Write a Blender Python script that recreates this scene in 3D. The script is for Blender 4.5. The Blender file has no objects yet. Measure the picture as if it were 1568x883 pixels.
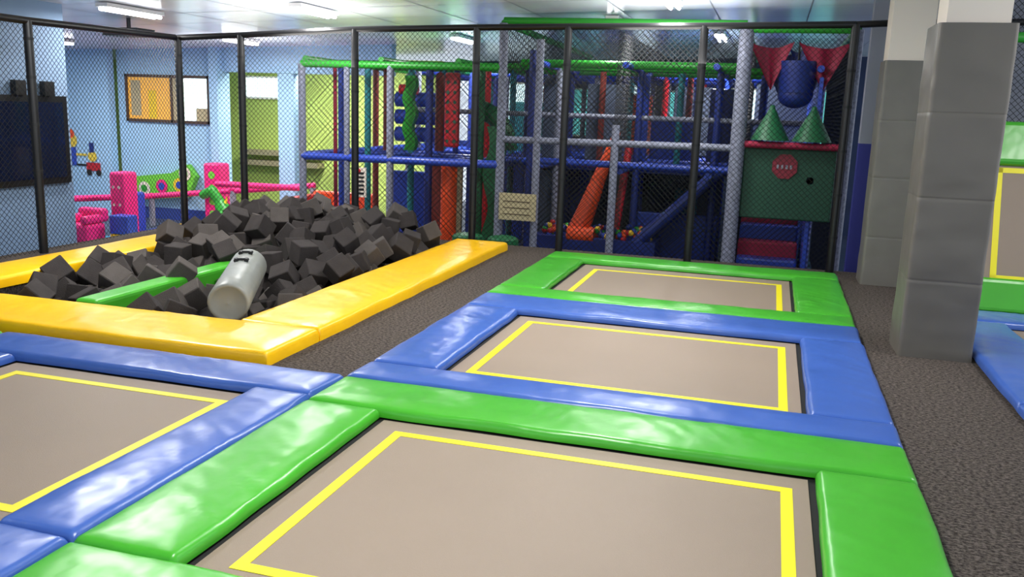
import bpy, bmesh, math, random
from mathutils import Vector, Matrix, noise
random.seed(7)
S=bpy.context.scene
try: S.view_settings.view_transform='Standard'
except: pass
def lin(c):
    return tuple(((x/255)/12.92 if x/255<=0.04045 else ((x/255+0.055)/1.055)**2.4) for x in c)+(1,)
# ---------------------------------------------------------------- materials
def mat(name,rgb,rough=.5,var=0.0,vscale=5,bump=0,bscale=20,bstretch=None,emit=None,metal=0,spec=.5,coat=0):
    m=bpy.data.materials.new(name);m.use_nodes=True;nt=m.node_tree;b=nt.nodes['Principled BSDF']
    c=lin(rgb);b.inputs['Base Color'].default_value=c;b.inputs['Roughness'].default_value=rough
    b.inputs['Metallic'].default_value=metal;b.inputs['Specular IOR Level'].default_value=spec
    b.inputs['Coat Weight'].default_value=coat
    tc=nt.nodes.new('ShaderNodeTexCoord')
    if var>0:
        n=nt.nodes.new('ShaderNodeTexNoise');n.inputs['Scale'].default_value=vscale;n.inputs['Detail'].default_value=5
        nt.links.new(tc.outputs['Object'],n.inputs['Vector'])
        r=nt.nodes.new('ShaderNodeValToRGB');r.color_ramp.elements[0].position=.3;r.color_ramp.elements[1].position=.7
        r.color_ramp.elements[0].color=tuple(x*(1-var) for x in c[:3])+(1,)
        r.color_ramp.elements[1].color=tuple(min(1,x*(1+var)) for x in c[:3])+(1,)
        nt.links.new(n.outputs['Fac'],r.inputs['Fac']);nt.links.new(r.outputs['Color'],b.inputs['Base Color'])
    if bump>0:
        n=nt.nodes.new('ShaderNodeTexNoise');n.inputs['Scale'].default_value=bscale;n.inputs['Detail'].default_value=1.5
        mp=nt.nodes.new('ShaderNodeMapping')
        if bstretch: mp.inputs['Scale'].default_value=bstretch
        nt.links.new(tc.outputs['Object'],mp.inputs['Vector']);nt.links.new(mp.outputs['Vector'],n.inputs['Vector'])
        bp=nt.nodes.new('ShaderNodeBump');bp.inputs['Strength'].default_value=1;bp.inputs['Distance'].default_value=bump
        nt.links.new(n.outputs['Fac'],bp.inputs['Height']);nt.links.new(bp.outputs['Normal'],b.inputs['Normal'])
    if emit:
        b.inputs['Emission Color'].default_value=lin(emit[0]);b.inputs['Emission Strength'].default_value=emit[1]
        try: m.cycles.emission_sampling='NONE'
        except: pass
    return m
def vinyl(name,rgb,rough=.29): return mat(name,rgb,rough,var=.06,vscale=2,bump=.009,bscale=4.5,bstretch=(1.3,1,1),spec=.5)
M=dict(
 green=vinyl('vinyl_green',(66,166,40)), blue=vinyl('vinyl_blue',(58,94,172)), yellow=vinyl('vinyl_yellow',(255,194,14)),
 greyv=mat('vinyl_grey',(98,93,85),.42,var=.04,vscale=3,bump=.02,bscale=2.2,bstretch=(1,1,1.6)),
 grey2=mat('vinyl_grey_rear',(106,103,96),.45,var=.05,bump=.015,bscale=3),  # slightly lighter grey vinyl for the rear column wrap
 mat=mat('trampoline_fabric',(138,122,106),.6,var=.03,vscale=1.5,bump=.001,bscale=300),
 tape=mat('yellow_tape',(232,218,8),.5),
 black=mat('black_gap_shade',(8,8,8),.8), net=mat('net_cord',(12,14,17),.7), bar=mat('black_foam_bar',(12,12,14),.4),
 foam=mat('foam_charcoal',(60,56,55),.95,var=.12,vscale=9,bump=.004,bscale=120,spec=.12),
 foam2=mat('foam_charcoal_light',(80,75,72),.95,var=.1,vscale=9,bump=.004,bscale=120,spec=.12),
 roll=mat('roll_grey',(134,138,134),.4,var=.05,vscale=3,bump=.01,bscale=6),
 white=mat('white_paint',(226,214,200),.6), 
 tgrey=mat('tube_grey',(120,124,142),.5,var=.4,vscale=28), tblue=mat('tube_blue',(44,72,176),.35), tgreen=mat('tube_green',(38,148,40),.4),
 tred=mat('tube_red',(180,26,36),.35), tnavy=mat('tube_navy',(28,46,120),.4), orange=mat('soft_orange',(230,78,28),.4),
 maroon=mat('soft_maroon',(124,44,36),.5), teal=mat('panel_teal',(38,128,134),.5), slate=mat('panel_slate',(88,100,124),.6),
 pink=mat('soft_pink',(228,34,122),.45), crimson=mat('cloth_crimson',(154,18,58),.6), lime=mat('soft_lime',(110,200,56),.5),
 dgreen=mat('soft_dark_green',(22,96,56),.5), pgreen=mat('gate_green',(22,72,52),.6), sign=mat('sign_red',(128,22,44),.5), cyan=mat('soft_cyan',(50,160,200),.5), beige=mat('board_beige',(176,164,128),.6),
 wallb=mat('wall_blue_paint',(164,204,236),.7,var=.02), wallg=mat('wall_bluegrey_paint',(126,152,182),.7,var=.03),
 walllime=mat('wall_lime_paint',(206,228,118),.7), walldark=mat('wall_dark_paint',(50,64,94),.8,var=.2,vscale=2),
 wallv=mat('wall_violet_paint',(42,46,128),.6), wallgr=mat('wall_grey_paint',(138,140,152),.7),
 base=mat('skirting_navy',(40,62,140),.5), floorl=mat('lower_floor_vinyl',(66,74,94),.4,var=.2), wood=mat('wood_frame',(70,48,36),.5),
 glass=mat('dark_glass',(14,24,50),.08), bright=mat('window_daylight',(210,235,240),.5,emit=((215,240,245),2.4)),
 warm=mat('window_warm',(220,160,60),.4,emit=((214,160,74),.5)), aqua=mat('window_aqua',(90,190,200),.5,emit=((110,215,210),1.2)),
 tube=mat('fluorescent_tube',(255,255,255),.5,emit=((245,248,255),12)),
 fix=mat('fixture_white',(230,230,230),.4), yellowp=mat('soft_yellow',(240,200,40),.45), skin=mat('mural_yellow',(230,200,70),.6),
 ceil=mat('ceiling_panels',(232,236,246),.25,var=.05,vscale=.7,bump=.012,bscale=1.2,bstretch=(1,.2,1)),
 groove=mat('ceiling_groove',(140,142,152),.6),
)
def carpet():
    m=bpy.data.materials.new('carpet');m.use_nodes=True;nt=m.node_tree;b=nt.nodes['Principled BSDF'];b.inputs['Roughness'].default_value=.95
    b.inputs['Specular IOR Level'].default_value=.1
    tc=nt.nodes.new('ShaderNodeTexCoord');mp=nt.nodes.new('ShaderNodeMapping');mp.inputs['Scale'].default_value=(1,1.6,1)
    n=nt.nodes.new('ShaderNodeTexNoise');n.inputs['Scale'].default_value=42;n.inputs['Detail'].default_value=6;n.inputs['Roughness'].default_value=.78
    r=nt.nodes.new('ShaderNodeValToRGB');r.color_ramp.elements[0].position=.42;r.color_ramp.elements[1].position=.6
    r.color_ramp.elements[0].color=lin((40,35,32));r.color_ramp.elements[1].color=lin((106,97,90))
    nt.links.new(tc.outputs['Object'],mp.inputs[0]);nt.links.new(mp.outputs[0],n.inputs['Vector']);nt.links.new(n.outputs['Fac'],r.inputs['Fac']);nt.links.new(r.outputs[0],b.inputs['Base Color'])
    bp=nt.nodes.new('ShaderNodeBump');bp.inputs['Distance'].default_value=.004;nt.links.new(n.outputs['Fac'],bp.inputs['Height']);nt.links.new(bp.outputs[0],b.inputs['Normal'])
    return m
M['carpet']=carpet()
# ---------------------------------------------------------------- builder
class B:
    def __init__(s,name): s.n=name;s.v=[];s.f=[];s.m=[];s.sm=[];s.slots=[]
    def mi(s,k):
        if k not in s.slots: s.slots.append(k)
        return s.slots.index(k)
    def add(s,vs,fs,k,smooth=False,T=None):
        o=len(s.v); i=s.mi(k)
        s.v+= [tuple(T@Vector(v)) if T else tuple(v) for v in vs]
        for f in fs: s.f.append([a+o for a in f]);s.m.append(i);s.sm.append(smooth)
    def box(s,x0,x1,y0,y1,z0,z1,k,T=None):
        vs=[(x,y,z) for x in(x0,x1) for y in(y0,y1) for z in(z0,z1)]
        s.add(vs,[(0,1,3,2),(4,6,7,5),(0,4,5,1),(2,3,7,6),(0,2,6,4),(1,5,7,3)],k,False,T)
    def rbox(s,x0,x1,y0,y1,z0,z1,k,r=.03,seg=2,T=None):
        bm=bmesh.new();bmesh.ops.create_cube(bm,size=1)
        for v in bm.verts: v.co=Vector(((x0+x1)/2+v.co.x*(x1-x0),(y0+y1)/2+v.co.y*(y1-y0),(z0+z1)/2+v.co.z*(z1-z0)))
        bmesh.ops.bevel(bm,geom=bm.edges[:],offset=r,segments=seg,affect='EDGES',profile=.5)
        bm.verts.index_update();s.add([v.co.copy() for v in bm.verts],[[v.index for v in f.verts] for f in bm.faces],k,False,T);bm.free()
    def tube(s,a,b,r,k,n=10,r2=None,caps=True):
        a=Vector(a);b=Vector(b);d=(b-a);q=d.to_track_quat('Z','Y').to_matrix();r2=r if r2 is None else r2
        vs=[];
        for p,rr in((a,r),(b,r2)):
            for i in range(n):
                t=2*math.pi*i/n;vs.append(p+q@Vector((rr*math.cos(t),rr*math.sin(t),0)))
        s.add(vs,[(i,(i+1)%n,n+(i+1)%n,n+i) for i in range(n)],k,n>4)
        if caps: s.add(vs,[list(range(n))[::-1],list(range(n,2*n))],k)
    def sphere(s,c,r,k,sc=(1,1,1),u=12,v=8):
        bm=bmesh.new();bmesh.ops.create_uvsphere(bm,u_segments=u,v_segments=v,radius=r);bm.verts.index_update()
        s.add([Vector((w.co.x*sc[0]+c[0],w.co.y*sc[1]+c[1],w.co.z*sc[2]+c[2])) for w in bm.verts],[[w.index for w in f.verts] for f in bm.faces],k,True);bm.free()
    def pad(s,x0,x1,y0,y1,z0,z1,k,r=.035,wr=.005,sd=0,step=.03):
        def cs(a,b):
            L=b-a;e=[0,.12*r,.35*r,.7*r,r]
            n=max(2,int((L-2*r)/step));mid=[r+(L-2*r)*i/n for i in range(1,n)]
            return [a+t for t in e+mid+[L-t for t in e[::-1]]]
        X=cs(x0,x1);Y=cs(y0,y1);nx=len(X);ny=len(Y);vs=[]
        def drop(d): return 0 if d>=r else r-math.sqrt(max(0,r*r-(r-d)**2))
        lx=(x1-x0)>(y1-y0)
        for x in X:
            for y in Y:
                dx=min(x-x0,x1-x);dy=min(y-y0,y1-y);h=drop(dx)+drop(dy)
                z=max(z1-h,z0+.01)
                e=min(dx,dy);puff=min(1,e/.12)
                u,v=(x,y) if lx else (y,x)      # u along the pad, v across
                w1=noise.noise(Vector((u*2.2+v*1.5,v*1.2,sd)));w2=noise.noise(Vector((u*7+v*4,v*2.0,sd+5)))
                gate=max(0,noise.noise(Vector((u*1.3,v*1.3,sd+20)))+.15)*2   # creases only in places
                ridge=1-abs(noise.noise(Vector((u*7+v*5,v*1.6,sd+11))))*4
                z+=wr*(w1*1.5+w2*.35+max(0,ridge-.3)*1.1*gate)*(.35+.65*puff)+.010*puff
                ox=oy=0
                if dx<r*.5: ox=(noise.noise(Vector((x,y*3,sd+9)))*.012)
                if dy<r*.5: oy=(noise.noise(Vector((x*3,y,sd+9)))*.012)
                vs.append((x+ox,y+oy,z))
        fs=[(i*ny+j,(i+1)*ny+j,(i+1)*ny+j+1,i*ny+j+1) for i in range(nx-1) for j in range(ny-1)]
        ring=[i*ny for i in range(nx)]+[(nx-1)*ny+j for j in range(1,ny)]+[i*ny+ny-1 for i in range(nx-2,-1,-1)]+[j for j in range(ny-2,0,-1)]
        o=len(vs);
        for q in ring: vs.append((vs[q][0],vs[q][1],z0))
        n=len(ring)
        for i in range(n): fs.append((ring[i],o+i,o+(i+1)%n,ring[(i+1)%n]))
        s.add(vs,fs,k,True)
    def net(s,p00,p10,p11,p01,cell,rad,k='net'):
        p00,p10,p11,p01=map(Vector,(p00,p10,p11,p01));w=(p10-p00).length;h=(p01-p00).length
        n=max(2,round(w/cell));m=max(2,round(h/cell))
        P=lambda i,j:(p00*(1-i/n)+p10*(i/n))*(1-j/m)+(p01*(1-i/n)+p11*(i/n))*(j/m)
        nor=(p10-p00).cross(p01-p00).normalized()
        def strand(a,b):
            d=(b-a).normalized();t=d.cross(nor)
            o=[t*rad,(-.5*t+.87*nor)*rad,(-.5*t-.87*nor)*rad]
            q=max(1,round((b-a).length/.2));vs=[]
            for i in range(q+1):
                p=a.lerp(b,i/q);vs+=[p+x for x in o]
            fs=[]
            for i in range(q):
                c=i*3;fs+=[(c,c+1,c+4,c+3),(c+1,c+2,c+5,c+4),(c+2,c,c+3,c+5)]
            s.add(vs,fs,k)
        for c in range(-m+1,n):
            i0=max(c,0);i1=min(n,m+c)
            if i1>i0: strand(P(i0,i0-c),P(i1,i1-c))
        for c in range(1,n+m):
            i0=max(0,c-m);i1=min(n,c)
            if i1>i0: strand(P(i0,c-i0),P(i1,c-i1))
    def done(s,parent=None):
        me=bpy.data.meshes.new(s.n);
        me.from_pydata(s.v,[],s.f)
        for k in s.slots: me.materials.append(M[k])
        me.polygons.foreach_set('material_index',s.m);me.polygons.foreach_set('use_smooth',s.sm);me.update()
        o=bpy.data.objects.new(s.n,me);S.collection.objects.link(o)
        if parent: o.parent=parent
        return o
def zc(x): return 3.1+.03*(x+2)
FL=-.9
# ---------------------------------------------------------------- floors / shell
b=B('floor_carpet')
b.box(-7.95,-6.66,-2,11.0,-.3,0,'carpet');b.box(-3.8,6,-2,11.0,-.3,0,'carpet')
b.box(-6.66,-3.8,-2,5.62,-.3,0,'carpet');b.box(-6.66,-3.8,10.6,11.0,-.3,0,'carpet');b.done()
b=B('floor_platform_skirt');b.box(-7.95,-7.9,-2,11.0,FL,-.3,'walldark');b.box(-7.9,6,10.95,11.0,FL,-.3,'walldark');b.box(-6.66,-3.8,5.62,10.6,-.5,-.4,'black');b.done()
b=B('floor');b.box(-17,6,-2,24,FL-.1,FL,'floorl');b.done()
b=B('ceiling')
b.add([(-17,-4,zc(-17)),(7,-4,zc(7)),(7,24,zc(7)),(-17,24,zc(-17))],[(0,1,2,3)],'ceil')
for i in range(24):
    y=-3.5+i*1.2; b.add([(-17,y,zc(-17)-.004),(7,y,zc(7)-.004),(7,y+.015,zc(7)-.004),(-17,y+.015,zc(-17)-.004)],[(0,1,2,3)],'groove')
for i in range(20):
    x=-16.5+i*1.2; b.add([(x,-4,zc(x)-.004),(x+.015,-4,zc(x)-.004),(x+.015,24,zc(x)-.004),(x,24,zc(x)-.004)],[(0,1,2,3)],'groove')
b.add([(-17,-4,zc(-17)+.1),(7,-4,zc(7)+.1),(7,24,zc(7)+.1),(-17,24,zc(-17)+.1)],[(0,1,2,3)],'white')
b.done()
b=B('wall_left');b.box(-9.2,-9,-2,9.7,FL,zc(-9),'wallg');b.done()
b=B('wall_far')
b.box(-17,-13.95,16.2,16.4,FL,zc(-15)+.1,'wallb');b.box(-13.95,-11.45,16.5,16.7,FL,zc(-12)+.1,'wallb');b.box(-11.45,-11.25,16.25,16.7,FL,zc(-11)+.05,'wallb');b.done()
b=B('wall_far_header');b.box(-11.24,-7.4,16.5,16.7,2.33,zc(-9)+.1,'wallb');b.done()
b=B('wall_far_pier');b.box(-9.97,-9.6,16.5,16.8,FL,2.32,'wallb');b.done()
b=B('baseboard_far');b.box(-13.95,-11.45,16.47,16.5,FL,FL+.25,'base');b.done()
b=B('wall_lime');b.box(-17,-7.5,19.5,19.7,FL,zc(-12),'walllime');b.box(-12.6,-11.6,19.4,19.5,1.85,2.3,'bright');b.box(-12.65,-11.55,19.45,19.5,1.8,2.35,'white')
for z in(.2,.45): b.box(-12.6,-10.5,19.1,19.45,z,z+.12,'beige')
b.done()
b=B('wall_west');b.box(-17,-16.8,9,20,FL,zc(-16),'wallb');b.done()
b=B('wall_back');b.box(-7.5,6,22,22.2,FL,zc(0)+.3,'walldark');b.done()
for i,(x0,x1,z0,z1,k) in enumerate([(-7.2,-5.6,1.5,2.4,'bright'),(-5.2,-4.2,1.2,2.3,'aqua'),(-3.4,-2.9,1.0,2.5,'bright'),(-2.6,-1.6,1.6,2.3,'aqua'),(-1.4,-.5,1.7,2.4,'bright'),(.2,1.2,1.2,2.4,'aqua')]):
    b=B('window_%d'%(i+2));b.box(x0,x1,21.93,21.98,z0,z1,k);b.box(x0-.05,x1+.05,21.96,21.995,z0-.05,z1+.05,'white');b.done()
b=B('wall_right_back');b.box(1.0,6,11.5,11.7,FL,1.5,'wallv');b.box(1.0,6,11.5,11.7,1.5,zc(1),'wallgr');b.done()
b=B('window_1')
X0,X1,Z0,Z1=-13.67,-11.6,1.25,2.2
b.box(X0,X0+1.15,16.46,16.49,Z0,Z1,'warm');b.box(X0+1.15,X1,16.46,16.49,Z0,Z1,'bright');b.box(X0+1.15,X0+1.45,16.445,16.465,Z0,Z1,'beige');b.box(X0+1.75,X1,16.445,16.465,Z0+.02,Z0+.3,'beige')
b.box(X0+.1,X0+.35,16.45,16.462,Z0+.1,Z1-.1,'beige');b.box(X0+.55,X0+.75,16.45,16.462,Z0+.05,Z1-.3,'yellowp')
for a in (X0,X0+1.15,X1): b.box(a-.025,a+.025,16.42,16.5,Z0-.03,Z1+.03,'wood')
for z in (Z0,Z1): b.box(X0-.03,X1+.03,16.42,16.5,z-.03,z+.03,'wood')
b.done()
b=B('wall_display_screen')
b.box(-9.0,-8.95,7.3,9.62,.6,1.72,'bar');b.box(-8.95,-8.94,7.4,9.54,.68,1.64,'glass')
for y in(8.85,9.3): b.box(-8.98,-8.9,y-.08,y+.08,1.72,1.9,'bar')
b.done()
b=B('wall_mural_cartoon')
def disc(b,cx,cy,cz,r,k,n=16,sx=1): b.add([(cx+sx*r*math.cos(2*math.pi*i/n),cy,cz+r*math.sin(2*math.pi*i/n)) for i in range(n)],[list(range(n))],k)
Y=16.18
disc(b,-15.0,Y,.75,.16,'skin');b.box(-15.12,-14.88,Y-.005,Y,.2,.6,'tblue');disc(b,-15.0,Y-.006,.9,.1,'orange');b.box(-14.9,-14.6,Y-.004,Y,.42,.47,'skin')
b.box(-14.95,-14.3,Y-.004,Y,.2,.24,'net');b.box(-14.62,-14.25,Y-.005,Y,.1,.28,'tred');disc(b,-14.55,Y-.007,.06,.07,'net');disc(b,-14.3,Y-.007,.06,.07,'net')
disc(b,-14.45,Y-.004,.42,.12,'skin');b.box(-14.52,-14.4,Y-.005,Y,.5,.72,'tnavy')
b.done()
def lamp(loc,sx,sy,p,up=False):
    L=bpy.data.lights.new('tube_and_fill_lamp','AREA');L.shape='RECTANGLE';L.size=sx;L.size_y=sy;L.energy=p;L.color=(1,.985,.96)
    o=bpy.data.objects.new('ceiling_and_fill_lamp',L);o.location=loc;S.collection.objects.link(o)
    if up: o.rotation_euler=(math.pi,0,0)
def fixture(x,y0,y1,power=0,up=0):
    b=B('ceiling_light');z=zc(x)-.01
    b.box(x-.09,x+.09,y0,y1,z-.05,z,'fix')
    for dx in(-.05,.05): b.tube((x+dx,y0+.03,z-.075),(x+dx,y1-.03,z-.075),.022,'tube',8)
    b.done()
    if power: lamp((x,(y0+y1)/2,z-.11),.2,y1-y0,power)
    if up: lamp((x,(y0+y1)/2,z-.75),1.2,1.2,up,True)  # unseen up-facing fill lamp, added to brighten the ceiling
for x,y0,y1,p,u in [(-5.9,10.2,11.2,90,38),(-8.3,9.6,10.7,60,0),(-9.5,14,15,130,25),(-9.4,16.6,18,200,0),(-13,13,14.2,160,0),(-5.4,14.6,15.7,140,0),(-1.3,10.4,11.3,60,42),(-1,15,16.2,160,0),(-2.3,12.5,13.1,45,0),  # last entry on this line: fixture added to brighten the structure's inside
   (-5.9,6.2,7.4,90,48),(-1.3,6.2,7.4,90,48),(-5.9,2.2,3.4,0,0),(-1.3,2.2,3.4,100,0),(3,6.2,7.4,60,0),(3,2,3.2,0,0)]: fixture(x,y0,y1,p,u)
b=B('ceiling_projector');
b.box(-9.6,-9.0,11.1,11.5,2.62,2.73,'bar');b.tube((-9.3,11.3,2.7),(-9.3,11.3,zc(-9.3)),.03,'bar');b.done()
b=B('ceiling_vent');b.box(-1.9,-1.5,9.2,9.5,zc(-1.7)-.05,zc(-1.7)-.005,'fix');b.box(-1.85,-1.55,9.18,9.2,zc(-1.7)-.04,zc(-1.7)-.02,'wallgr');b.done()
# ---------------------------------------------------------------- trampolines
sd=[0]
def tramp(x0,x1,y0,y1,a0,a1,c0,c1,L,k,sides='lrfb'):
    b=B('trampoline');zt=.075
    b.box(x0+.05,x1-.05,y0+.05,y1-.05,.0,.008,'black')  # black sheet puts the shade of the gap under the pads into colour
    b.box(a0+.03,a1-.03,c0+.02,c1-.03,.008,.018,'mat')
    l0,l1,m0,m1=L;w=.055;z0,z1=.018,.0205
    b.box(l0,l1,m1-w,m1,z0,z1,'tape');b.box(l0,l1,m0,m0+w,z0,z1,'tape');b.box(l0,l0+w,m0+w,m1-w,z0,z1,'tape');b.box(l1-w,l1,m0+w,m1-w,z0,z1,'tape')
    g=.005
    def p(*a):
        sd[0]+=3.7;b.pad(*a,.02,zt,k,sd=sd[0],wr=.007)
    if 'b' in sides:p(x0+g,x1-g,c1,y1-g)
    if 'f' in sides:p(x0+g,x1-g,y0+g,c0)
    if 'l' in sides:p(x0+g,a0,c0+g,c1-g)
    if 'r' in sides:p(a1,x1-g,c0+g,c1-g)
    return b.done()
tramp(-2.47,.82,7.66,10.38,-2.0,.33,8.04,9.93,(-1.82,.22,8.2,9.65),'green')
tramp(-2.47,.82,4.82,7.66,-1.98,.34,5.18,7.1,(-1.84,.23,5.33,6.92),'blue')
tramp(-2.47,.82,2.0,4.82,-1.99,.34,2.52,4.33,(-1.83,.235,2.62,4.16),'green')
tramp(-5.15,-2.47,2.0,4.84,-4.65,-2.86,2.54,4.42,(-4.48,-2.93,2.70,4.25),'blue')
tramp(-7.5,-5.16,2.0,4.84,-7.1,-5.6,2.54,4.42,(-6.95,-5.75,2.70,4.25),'green')
tramp(-2.47,.82,-.8,1.99,-1.99,.34,-.3,1.5,(-1.83,.235,-.1,1.3),'blue')
tramp(1.6,4.4,5.4,8.9,2.1,4.0,5.9,8.4,(2.25,3.85,6.1,8.25),'blue')
b=B('wall_trampoline')
T=Matrix.Translation((1.98,9.0,.05))@Matrix.Rotation(math.radians(72),4,'X')
b.box(-.02,2.4,.25,1.5,-.05,-.03,'mat',T)
b.box(.1,.155,.3,1.4,-.03,-.027,'tape',T);b.box(.1,2.3,1.35,1.4,-.03,-.027,'tape',T);b.box(.1,2.3,.3,.355,-.03,-.027,'tape',T)
b.rbox(-.1,2.5,-.02,.32,-.1,.06,'green',.05,3,T);b.rbox(-.02,2.5,1.42,1.85,-.1,.04,'green',.05,3,T)
b.tube((2.0,9.7,1.8),(2.0,9.7,3.0),.05,'tgreen');b.tube((2.0,9.7,2.6),(4.5,9.7,2.6),.05,'tgreen')
b.net((2.0,9.7,1.8),(4.5,9.7,1.8),(4.5,9.7,3.0),(2.0,9.7,3.0),.06,.003)
b.done()
# ---------------------------------------------------------------- foam pit
b=B('foam_pit_border')
zt=.10
def yp(*a): sd[0]+=3.1;b.pad(*a,.0,zt,'yellow',sd=sd[0],r=.03,wr=.006)
yp(-7.21,-3.13,4.98,5.70)
yp(-3.82,-3.13,5.703,10.58)
yp(-7.21,-6.62,5.703,10.4)
b.done()
b=B('balance_beam');b.rbox(-5.44,-5.20,5.78,10.35,-.35,.10,'green',.04,3);b.done()
b=B('foam_cube_pile')
ra=Vector((-4.08,5.95,.15));rc=Vector((-4.66,7.15,.22))
def sm(t): t=max(0,min(1,t));return t*t*(3-2*t)
def hh(x,y):
    h=-.06+.36*sm((y-7.2)/2.1)*(1-.6*sm((x+4.7)/.8))*(1-.2*sm((-5.9-x)/.5))+.07*sm((y-5.9)/1.2)
    return h
b.box(-6.6,-3.84,5.74,10.4,-.4,-.28,'foam')
def cube(x,y,z,s):
    p=Vector((x,y,0));a=Vector((ra.x,ra.y,0));d=Vector((rc.x,rc.y,0))-a
    t=max(-.25,min(1,(p-a).dot(d)/d.length_squared));dist=(p-(a+d*t)).length
    if dist<.26: z=min(z,-.17)          # cubes pressed down beneath the roll
    elif dist<.36: z=min(z,-.02)
    T=Matrix.Translation((x,y,z))@Matrix.Rotation(random.uniform(0,6.3),4,'Z')@Matrix.Rotation(random.uniform(-.9,.9),4,'X')@Matrix.Rotation(random.uniform(-.9,.9),4,'Y')
    b.rbox(-s/2,s/2,-s/2,s/2,-s/2,s/2,random.choice(['foam','foam','foam2']),.008,1,T)
for layer in (0,1,2):
    y=5.90
    while y<10.3:
        x=-6.46
        while x<-3.9:
            px,py=x+random.uniform(-.07,.07),y+random.uniform(-.07,.07)
            h=hh(px,py);z=h-layer*.19+random.uniform(-.06,.09)
            if abs(px+5.31)<.27 and py<9.0: z=min(z,-.14) if py<8.2 else z
            if layer==0 and random.random()<.25: pass
            elif z>-.3: cube(px,py,z,random.uniform(.20,.23))
            x+=.27
        y+=.27
for p in [(-5.65,9.9,.42),(-6.3,9.9,.37),(-5.9,10.0,.40),(-5.0,9.4,.30),(-5.35,9.6,.47),(-5.3,7.0,.12),(-5.42,7.9,.16)]: cube(*p,.21)
b.done()
b=B('foam_roll')
a=ra;c=rc;d=(c-a).normalized();n=24
q=d.to_track_quat('Z','Y').to_matrix();R=.165
prof=[(0,0),(.02,.13),(0.0,R-.02),(.02,R)]+[(t,R) for t in(.3,.6,.9)]+[((c-a).length-.02,R),((c-a).length,R-.02),((c-a).length-.02,.13),((c-a).length,0.001)]
vs=[];fs=[]
for t,r in prof:
    for i in range(n):
        an=2*math.pi*i/n;vs.append(a+q@Vector((max(r,.001)*math.cos(an),max(r,.001)*math.sin(an),t)))
for j in range(len(prof)-1):
    for i in range(n): fs.append((j*n+i,j*n+(i+1)%n,(j+1)*n+(i+1)%n,(j+1)*n+i))
b.add(vs,fs,'roll',True)
up=Vector((0,0,1));side=d.cross(up).normalized();u2=side.cross(d)
for t in(.62,.85):
    for sgn in(-1,1):
        P=a+d*(t*(c-a).length)+u2*(R+.004)+side*(.045*sgn)
        b.tube(P-d*.03,P+d*.03,.02,'bar',6)
    P=a+d*(t*(c-a).length)+u2*(R+.012);b.tube(P-side*.06,P+side*.06,.012,'bar',6)
b.done()
# ---------------------------------------------------------------- fence
pts=[(-7.86,10.5,2.55),(-6.93,10.57,2.60),(-5.32,10.7,2.70),(-3.70,10.84,2.75),(-2.52,10.84,2.77),(-.89,10.84,2.79),(.77,10.86,2.82)]
left=[(-7.6,2.0,2.5),(-7.66,4.9,2.5),(-7.72,7.82,2.50),(-7.86,10.44,2.55)]
for P in (pts,left):
    b=B('safety_net_fence')
    for i in range(len(P)-1):
        p,q_=P[i],P[i+1]
        b.net((p[0],p[1],0.02),(q_[0],q_[1],0.02),q_,p,.066,.003)
        b.tube(p,q_,.04,'bar',10)
    for p in (P if P is pts else P[:-1]):
        b.tube((p[0],p[1],0),p,.048,'bar',12)
        for z in [.4,.9,1.4,1.9,2.3]: b.tube((p[0],p[1],z),(p[0],p[1],z+.03),.051,'net',10)
    if P is pts: b.tube(pts[-1],(1.2,10.95,2.85),.038,'bar');b.tube((1.2,10.95,2.85),(5,10.95,2.9),.038,'bar')
    b.done()
# ---------------------------------------------------------------- columns
def column(x0,x1,y0,y1,zp,k,seams):
    b=B('padded_column')
    nz=52;per=[];r=.03;cx,cy=(x0+x1)/2,(y0+y1)/2;hx,hy=(x1-x0)/2,(y1-y0)/2
    cor=[(1,-1,-90),(1,1,0),(-1,1,90),(-1,-1,180)]
    for ci,(sx,sy,a0) in enumerate(cor):
        for t in range(5):
            an=math.radians(a0+t*22.5);per.append((sx*(hx-r)+r*math.cos(an),sy*(hy-r)+r*math.sin(an)))
        nxx=cor[(ci+1)%4];p=per[-1];an=math.radians(nxx[2]);q=(nxx[0]*(hx-r)+r*math.cos(an),nxx[1]*(hy-r)+r*math.sin(an))
        for t in range(1,8): per.append((p[0]+(q[0]-p[0])*t/8,p[1]+(q[1]-p[1])*t/8))
    N=len(per);vs=[]
    rows=[zp*j/nz for j in range(nz+1)]
    rows=[z for z in rows if all(abs(z-zs)>.012 for zs in seams)]
    for zs in seams: rows+=[zs-.006,zs,zs+.006]
    rows=sorted(rows);nr=len(rows)
    for z in rows:
        crease=-.010 if any(abs(z-zs)<.001 for zs in seams) else 0
        for x,y in per:
            o=1+.035*noise.noise(Vector((x*3+cx,y*3,z*1.8)))+.016*noise.noise(Vector((x*9,y*9,z*6)))+crease
            vs.append((cx+x*o,cy+y*o,z))
    fs=[(j*N+i,j*N+(i+1)%N,(j+1)*N+(i+1)%N,(j+1)*N+i) for j in range(nr-1) for i in range(N)]
    b.add(vs,fs,k,True);b.add([vs[(nr-1)*N+i] for i in range(N)],[list(range(N))],k)
    b.box(cx-.21,cx+.21,cy-.21,cy+.21,zp,zc(cx)+.02,'white')
    return b.done()
column(1.06,1.585,7.1,7.62,2.47,'greyv',(.60,1.22,1.84))
column(1.05,1.52,10.2,10.66,2.40,'grey2',(.53,1.17,1.78))
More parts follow.
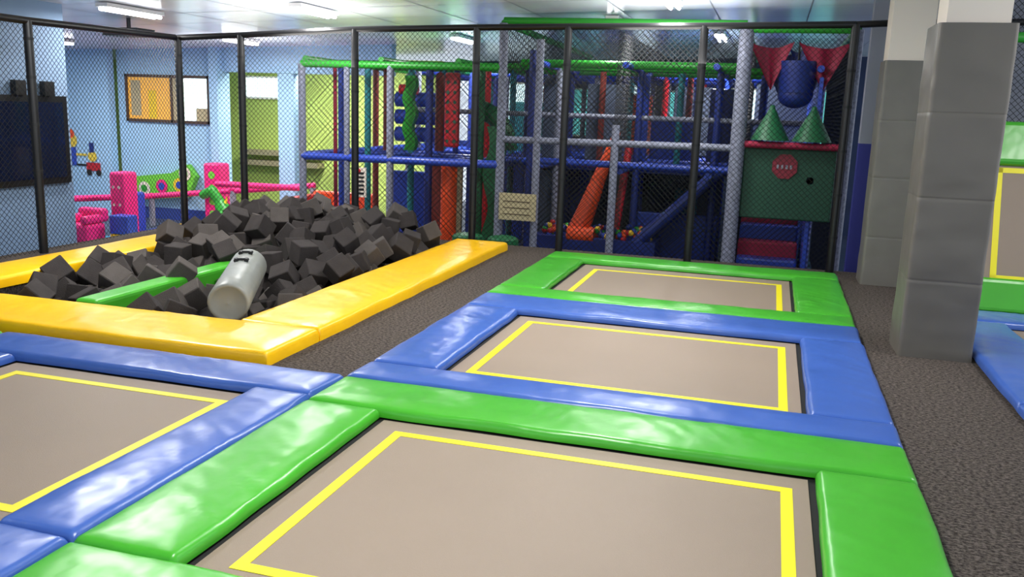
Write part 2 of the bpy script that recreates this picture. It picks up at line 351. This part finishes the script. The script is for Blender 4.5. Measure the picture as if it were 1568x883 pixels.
# ---------------------------------------------------------------- soft play structure
b=B('soft_play_structure')
Yf=12.0
def post(x,y,top,k='tgrey',r=.06,z0=FL): b.tube((x,y,z0),(x,y,top),r,k,10)
def rail(a,c,k,r=.055): b.tube(a,c,r,k,10)
for x,t,r in[(-6.84,2.32,.055),(-6.1,2.3,.045),(-5.4,2.32,.055),(-3.7,2.92,.065),(-3.17,2.71,.055),(-2.07,1.6,.055),(-.45,2.86,.095),(.88,2.87,.08)]: post(x,Yf,t,'tgrey',r)
post(-6.5,12.4,2.3,'crimson',.03);post(-6.0,12.5,2.3,'teal',.05);post(-4.95,12.4,2.3,'tnavy',.06);post(-4.2,12.6,2.3,'dgreen',.05);post(-3.4,12.5,2.6,'tnavy',.06)
rail((-6.84,Yf,2.32),(-3.7,Yf,2.32),'tgreen');rail((-6.84,Yf,.96),(-3.7,Yf,.98),'tblue',.06)
rail((-3.7,Yf,2.95),(-.45,Yf,2.93),'tgreen',.05);rail((-.45,Yf,2.87),(.88,Yf,2.87),'tgreen',.05)
rail((-3.7,Yf,1.34),(-.45,Yf,1.36),'tgrey',.05);rail((-3.17,Yf+.1,1.06),(-.45,Yf+.1,1.06),'tblue',.05)
rail((-3.7,Yf,2.92),(-3.7,18,2.85),'tgreen',.05);rail((-.45,Yf,2.9),(-.45,18,2.85),'tgreen',.05);rail((.88,Yf,2.87),(.88,18,2.8),'tgreen',.05)
rail((-3.6,12.6,2.42),(-.5,12.6,2.42),'tgreen',.06)
cols=['tnavy','tblue','tgrey','tgrey','tnavy','tred','tgrey','teal','maroon','tblue']
xs=[-6.84,-5.6,-4.4,-3.2,-2.0,-.8,.5,1.7];ys=[13.2,14.6,16.0,17.5,19.0]
for yi,y in enumerate(ys):
    for x in xs[:-1]:
        post(x+random.uniform(-.1,.1),y,2.42,random.choice(cols),.055)
        if x<0: post(x+.6,y+.5,2.42,random.choice(cols),.05,.95)
    rail((-6.84,y,2.4),(.5,y,2.4),'tgreen' if yi<2 else 'tblue',.05);rail((-6.84,y,.98),(.5,y,.98),'tblue',.06)
    if yi%2==0: rail((-5.6,y,1.7),(.5,y,1.7),random.choice(['tblue','tgrey']),.04)
for x in xs[:-1]:
    rail((x,12.1,2.4),(x,19,2.4),'tgreen' if x<-4 else 'tblue',.045);rail((x,12.1,.98),(x,19,.98),'tblue',.05)
b.box(-5.4,-.5,13.4,19,.88,.94,'tnavy')
for x0,x1,y,z0,z1,k in [(-3.1,-.8,15.9,FL,.85,'walldark'),(-5.3,-3.3,17.5,FL,.85,'tblue'),(-3.62,-3.22,14.0,1.0,2.3,'slate'),(-2.9,-2.3,14.0,1.0,2.2,'slate'),(-1.9,-1.1,17.4,1.0,2.3,'slate'),
  (-5.35,-5.0,13.3,FL,.85,'maroon'),(-5.0,-4.75,13.35,FL,.85,'beige'),(-4.7,-4.3,13.4,FL,.85,'tnavy'),(-6.6,-5.6,14.8,FL,.6,'tblue'),(-3.6,-3.2,13.3,FL,.85,'slate'),(-2.0,-1.2,15.0,1.0,1.7,'tblue'),(-4.6,-3.8,15.5,1.0,1.9,'teal'),
  (-1.05,-.55,14.9,1.0,2.2,'tnavy'),(-2.6,-2.2,16.5,1.0,2.1,'orange'),(-1.9,-.7,13.35,FL,.3,'tblue'),(-2.9,-2.5,16.0,FL,.7,'tred'),(-1.6,-1.2,15.8,FL,.5,'teal'),(-2.0,-1.85,13.5,1.05,2.35,'tblue')]:
    b.rbox(x0,x1,y,y+.08,z0,z1,k,.02)
b.box(.5,.55,12.2,18,FL,2.3,'tblue')
b.box(-.36,.5,16,16.05,FL,2.4,'slate')
for y in (12.03,16.9): b.net((-6.84,y,FL),(-3.7,y,FL),(-3.7,y,2.3),(-6.84,y,2.3),.09,.0035)
for y in (12.05,13.25,14.7): b.net((-3.7,y,FL),(-.45,y,FL),(-.45,y,2.9),(-3.7,y,2.9),.08,.0038)
for x in (-3.7,-.45,.88,-2.1): b.net((x,12,FL),(x,18,FL),(x,18,2.85),(x,12,2.85),.11,.004)
b.net((-.45,13.0,FL),(.88,13.0,FL),(.88,13.0,2.85),(-.45,13.0,2.85),.08,.004)
SP=b.done()
b=B('punch_column_board');b.rbox(-4.66,-4.44,12.25,12.35,1.18,2.25,'tred',.03)
for i in range(7):
    for j in range(2): disc(b,-4.605+.11*j,12.245,1.27+i*.14,.028,'pgreen',10)
b.done(SP)
b=B('soft_post');b.tube((-4.86,12.6,1.1),(-4.86,12.6,2.2),.07,'maroon',12);b.sphere((-4.86,12.6,2.2),.07,'maroon');b.done(SP)
b=B('soft_post');b.tube((-4.56,12.25,FL),(-4.56,12.25,.9),.12,'orange',16);b.sphere((-4.56,12.25,.9),.12,'orange',(1,1,.4));b.done(SP)
def wave(name,x,y,z0,z1,w,k,amp=.06):
    b=B(name);N=24;vs=[]
    for i in range(N+1):
        z=z0+(z1-z0)*i/N;o=amp*math.sin(i/N*math.pi*5)
        vs+=[(x+o-w/2,y,z),(x+o+w/2,y,z),(x+o+w/2,y+.12,z),(x+o-w/2,y+.12,z)]
    fs=[]
    for i in range(N):
        for j in range(4): fs.append((i*4+j,i*4+(j+1)%4,(i+1)*4+(j+1)%4,(i+1)*4+j))
    fs+=[(3,2,1,0),(N*4,N*4+1,N*4+2,N*4+3)]
    b.add(vs,fs,k);return b.done(SP)
wave('wavy_climbing_panel',-5.28,12.4,1.1,2.2,.16,'tgreen',.03)
wave('wavy_climbing_panel',-3.95,12.5,FL,1.5,.25,'dgreen',.05)
b=B('green_slide_tube')
for i in range(8):
    a0=i/8*1.5;a1=(i+1)/8*1.5
    b.tube((-4.4+.55*math.sin(a0),12.9,1.1+.65*math.cos(a0)),(-4.4+.55*math.sin(a1),12.9,1.1+.65*math.cos(a1)),.14,'dgreen',14)
b.done(SP)
b=B('soft_roll_obstacle')
for z,k in((1.3,'tblue'),(1.58,'tblue'),(1.86,'tblue')): b.tube((-6.0,13.6,z),(-5.15,13.6,z),.12,k,16)
b.tube((-5.9,13.5,2.02),(-5.6,13.5,2.02),.08,'tred',12)
b.done(SP)
b=B('round_foam_seat')
for x in(-4.02,-3.5): b.tube((x,11.6,FL),(x,11.6,-.02),.22,'dgreen',20);b.sphere((x,11.6,-.02),.22,'dgreen',(1,1,.25),20,8)
b.done()
b=B('orange_slide')
b.tube((-2.7,12.75,-.05),(-2.2,12.95,1.5),.17,'orange',14,.05);b.tube((-2.8,12.6,-.02),(-2.4,12.6,-.02),.12,'orange',12)
b.tube((-2.15,12.9,0),(-2.05,13.2,1.35),.06,'tred');b.done(SP)
b=B('ball_pit_balls')
for i in range(160):
    b.sphere((random.uniform(-3.2,-1.6),random.uniform(12.6,13.2),.0+random.uniform(-.05,.08)),.045,random.choice(['tred','yellowp','tblue','tgreen','orange','tnavy','tnavy']),(1,1,1),8,6)
b.box(-3.3,-1.5,12.5,13.22,FL,-.05,'tnavy');b.done(SP)
b=B('blue_slide')
for i in range(4): b.tube((-2.0,12.6+i*.25,-.3),(-.7,12.6+i*.25,1.0),.09,'tnavy',10)
b.done(SP)
b=B('drape_canopy')
def tri(x0,x1,xm,z0,z1,y,k):
    N=8;vs=[];fs=[]
    for i in range(N+1):
        t=i/N
        for j in range(7):
            s_=j/6;xx=(x0+(x1-x0)*s_)*(1-t)+xm*t;vs.append((xx,y+.06*math.sin(s_*12),z1+(z0-z1)*t-.08*math.sin(s_*math.pi)*(1-t)))
    for i in range(N):
        for j in range(6): fs.append((i*7+j,i*7+j+1,(i+1)*7+j+1,(i+1)*7+j))
    b.add(vs,fs,k,True)
tri(-.42,.15,-.1,2.12,2.74,12.3,'crimson');tri(.2,.85,.55,2.12,2.74,12.3,'crimson');tri(-.25,.3,.05,1.95,2.66,12.45,'tnavy');tri(.1,.65,.38,1.95,2.66,12.42,'tnavy');b.done(SP)
b=B('punching_bag')
b.tube((.22,12.4,2.3),(.22,12.4,2.75),.012,'bar',6);b.sphere((.22,12.4,2.08),.19,'tnavy',(1.2,1,.95),16,10);b.tube((.22,12.4,2.1),(.22,12.4,2.5),.22,'tnavy',16,.26);b.done(SP)
def cone(x):
    b=B('foam_cone');b.tube((x,12.15,1.48),(x,12.15,1.9),.25,'dgreen',20,.03);b.sphere((x,12.15,1.9),.035,'dgreen');b.done(SP)
cone(-.05);cone(.47)
b=B('stop_sign_gate')
b.tube((-.42,12.02,1.42),(.85,12.02,1.42),.045,'crimson',12)
b.rbox(-.36,.8,12.1,12.16,.45,1.38,'pgreen',.02)  # green darkened so the gate's shadow sits in its colour
b.add([(.17+.17*math.cos(math.pi/8+i*math.pi/4),12.08,1.15+.17*math.sin(math.pi/8+i*math.pi/4)) for i in range(8)],[list(range(8))],'sign')
for i,w in enumerate((.025,.025,.03,.025)): b.box(.07+i*.055,.07+i*.055+w,12.07,12.078,1.12,1.17,'wallgr')
b.done(SP)
b=B('entry_steps')
for i in range(5):
    b.rbox(-.36,.45,12.2+i*.3,12.5+i*.3,FL,-.35+i*.2,['crimson','tblue'][i%2],.03)
b.done(SP)
b=B('rules_sign');b.box(-5.95,-5.74,11.9,11.92,.40,.84,'white')
for i in range(6): b.box(-5.92,-5.77,11.893,11.9,.44+i*.06,.47+i*.06,'net')
disc(b,-5.85,11.89,.79,.03,'tred');b.done()
b=B('notice_board');b.box(-3.66,-3.12,11.88,11.91,.22,.6,'beige');
for i in range(3): b.box(-3.6,-3.2,11.875,11.88,.3+i*.09,.31+i*.09,'wood')
b.done()
# ---------------------------------------------------------------- toddler area
b=B('polka_dot_foam_block');b.rbox(-11.98,-11.66,13.8,14.2,FL,.34,'pink',.04)
for i in range(6): disc(b,-11.89+(i%2)*.13,13.795,-.6+(i//2)*.33,.03,'white')
b.done()
b=B('polka_dot_foam_block');b.rbox(-11.3,-10.93,15.75,16.15,FL,.45,'pink',.04)
for i in range(4): disc(b,-11.1,15.745,-.6+i*.27,.08,'lime')
b.done()
b=B('activity_wall_panel')
vs=[(-13.5,16.3,-.5),(-12.1,16.3,-.35),(-11.9,16.3,.1),(-12.1,16.3,.35),(-12.5,16.3,.15),(-13.5,16.3,.02)]
b.add(vs+[(v[0],16.46,v[2]) for v in vs],[(0,1,2,3,4,5)]+[(i,(i+1)%6,6+(i+1)%6,6+i) for i in range(6)],'lime')
for x,z,k in((-13.2,-.22,'white'),(-12.75,-.15,'pink'),(-12.3,-.1,'yellowp'),(-12.15,.15,'white')): disc(b,x,16.28,z,.15,k);disc(b,x,16.27,z,.08,'tblue' if k!='white' else 'tgreen')
b.done()
b=B('padded_railing')
for a,c in [((-12.6,13.0,-.15),(-12.4,15.5,-.28)),((-12.4,15.5,-.28),(-8.9,16.0,.1)),((-10.6,15.2,.1),(-8.7,15.2,.12))]: b.tube(a,c,.06,'pink',12)
for x,y,z in((-12.4,15.5,-.28),(-10.6,15.75,-.05),(-12.6,13,-.15),(-8.9,16,.1)): b.tube((x,y,FL),(x,y,z),.06,'wallgr',12);b.sphere((x,y,z),.07,'pink')
b.done()
b=B('toddler_armchair')
b.rbox(-12.3,-11.75,12.9,13.4,FL,-.55,'pink',.06);b.rbox(-12.3,-11.75,13.3,13.5,-.55,-.3,'pink',.05);b.rbox(-12.3,-12.15,12.9,13.4,-.55,-.4,'pink',.05);b.rbox(-11.9,-11.75,12.9,13.4,-.55,-.4,'pink',.05);b.done()
b=B('soft_block_stack');b.rbox(-12.3,-11.9,14.3,14.7,FL,-.1,'tblue',.04);b.rbox(-11.6,-11.2,13.3,13.6,FL,-.75,'yellowp',.03);b.rbox(-11.6,-11.2,13.3,13.6,-.745,-.4,'tblue',.03);b.done()
b=B('rocking_dinosaur')
P=[(-10.7,14.9,-.1,.09),(-10.5,14.9,-.02,.11),(-10.35,14.9,-.2,.1),(-10.2,14.9,-.5,.2),(-9.95,14.9,-.6,.22),(-9.7,14.9,-.7,.13),(-9.5,14.9,-.75,.05)]
for i in range(len(P)-1): b.tube(P[i][:3],P[i+1][:3],P[i][3],'tgreen',12,P[i+1][3]);b.sphere(P[i][:3],P[i][3],'tgreen')
for i in range(5): b.tube((-10.4+i*.18,14.9,-.2-i*.08),(-10.35+i*.18,14.9,0-i*.1),.05,'yellowp',6,.005)
b.rbox(-10.5,-9.6,14.7,15.1,FL,-.75,'tblue',.03);b.done()
b=B('padded_play_wall');b.rbox(-8.7,-7.3,15.6,15.75,FL,.05,'orange',.05);b.rbox(-8.7,-8.55,14.6,15.58,FL,.0,'tred',.05);b.done()
b=B('floor_mats')
for i in range(6):
    for j in range(4): b.box(-12+i*.8,-11.22+i*.8,13+j*.8,13.78+j*.8,FL,FL+.03,['cyan','pink','tblue','yellowp'][(i*3+j)%4])
b.done()
# ---------------------------------------------------------------- world, camera
w=bpy.data.worlds.new('w');S.world=w;w.use_nodes=True;bg=w.node_tree.nodes['Background'];bg.inputs[0].default_value=(.78,.87,1,1);bg.inputs[1].default_value=1.45
cu=bpy.data.cameras.new('camera');o=bpy.data.objects.new('camera',cu);S.collection.objects.link(o);S.camera=o
cu.sensor_width=36;cu.lens=1340.5/1568*36
Mx=Matrix.Rotation(math.radians(16.07),4,'Z')@Matrix.Rotation(math.pi/2-math.radians(11.51),4,'X')@Matrix.Rotation(math.radians(2.04),4,'Z')
o.matrix_world=Matrix.Translation((0,0,1.75))@Mx
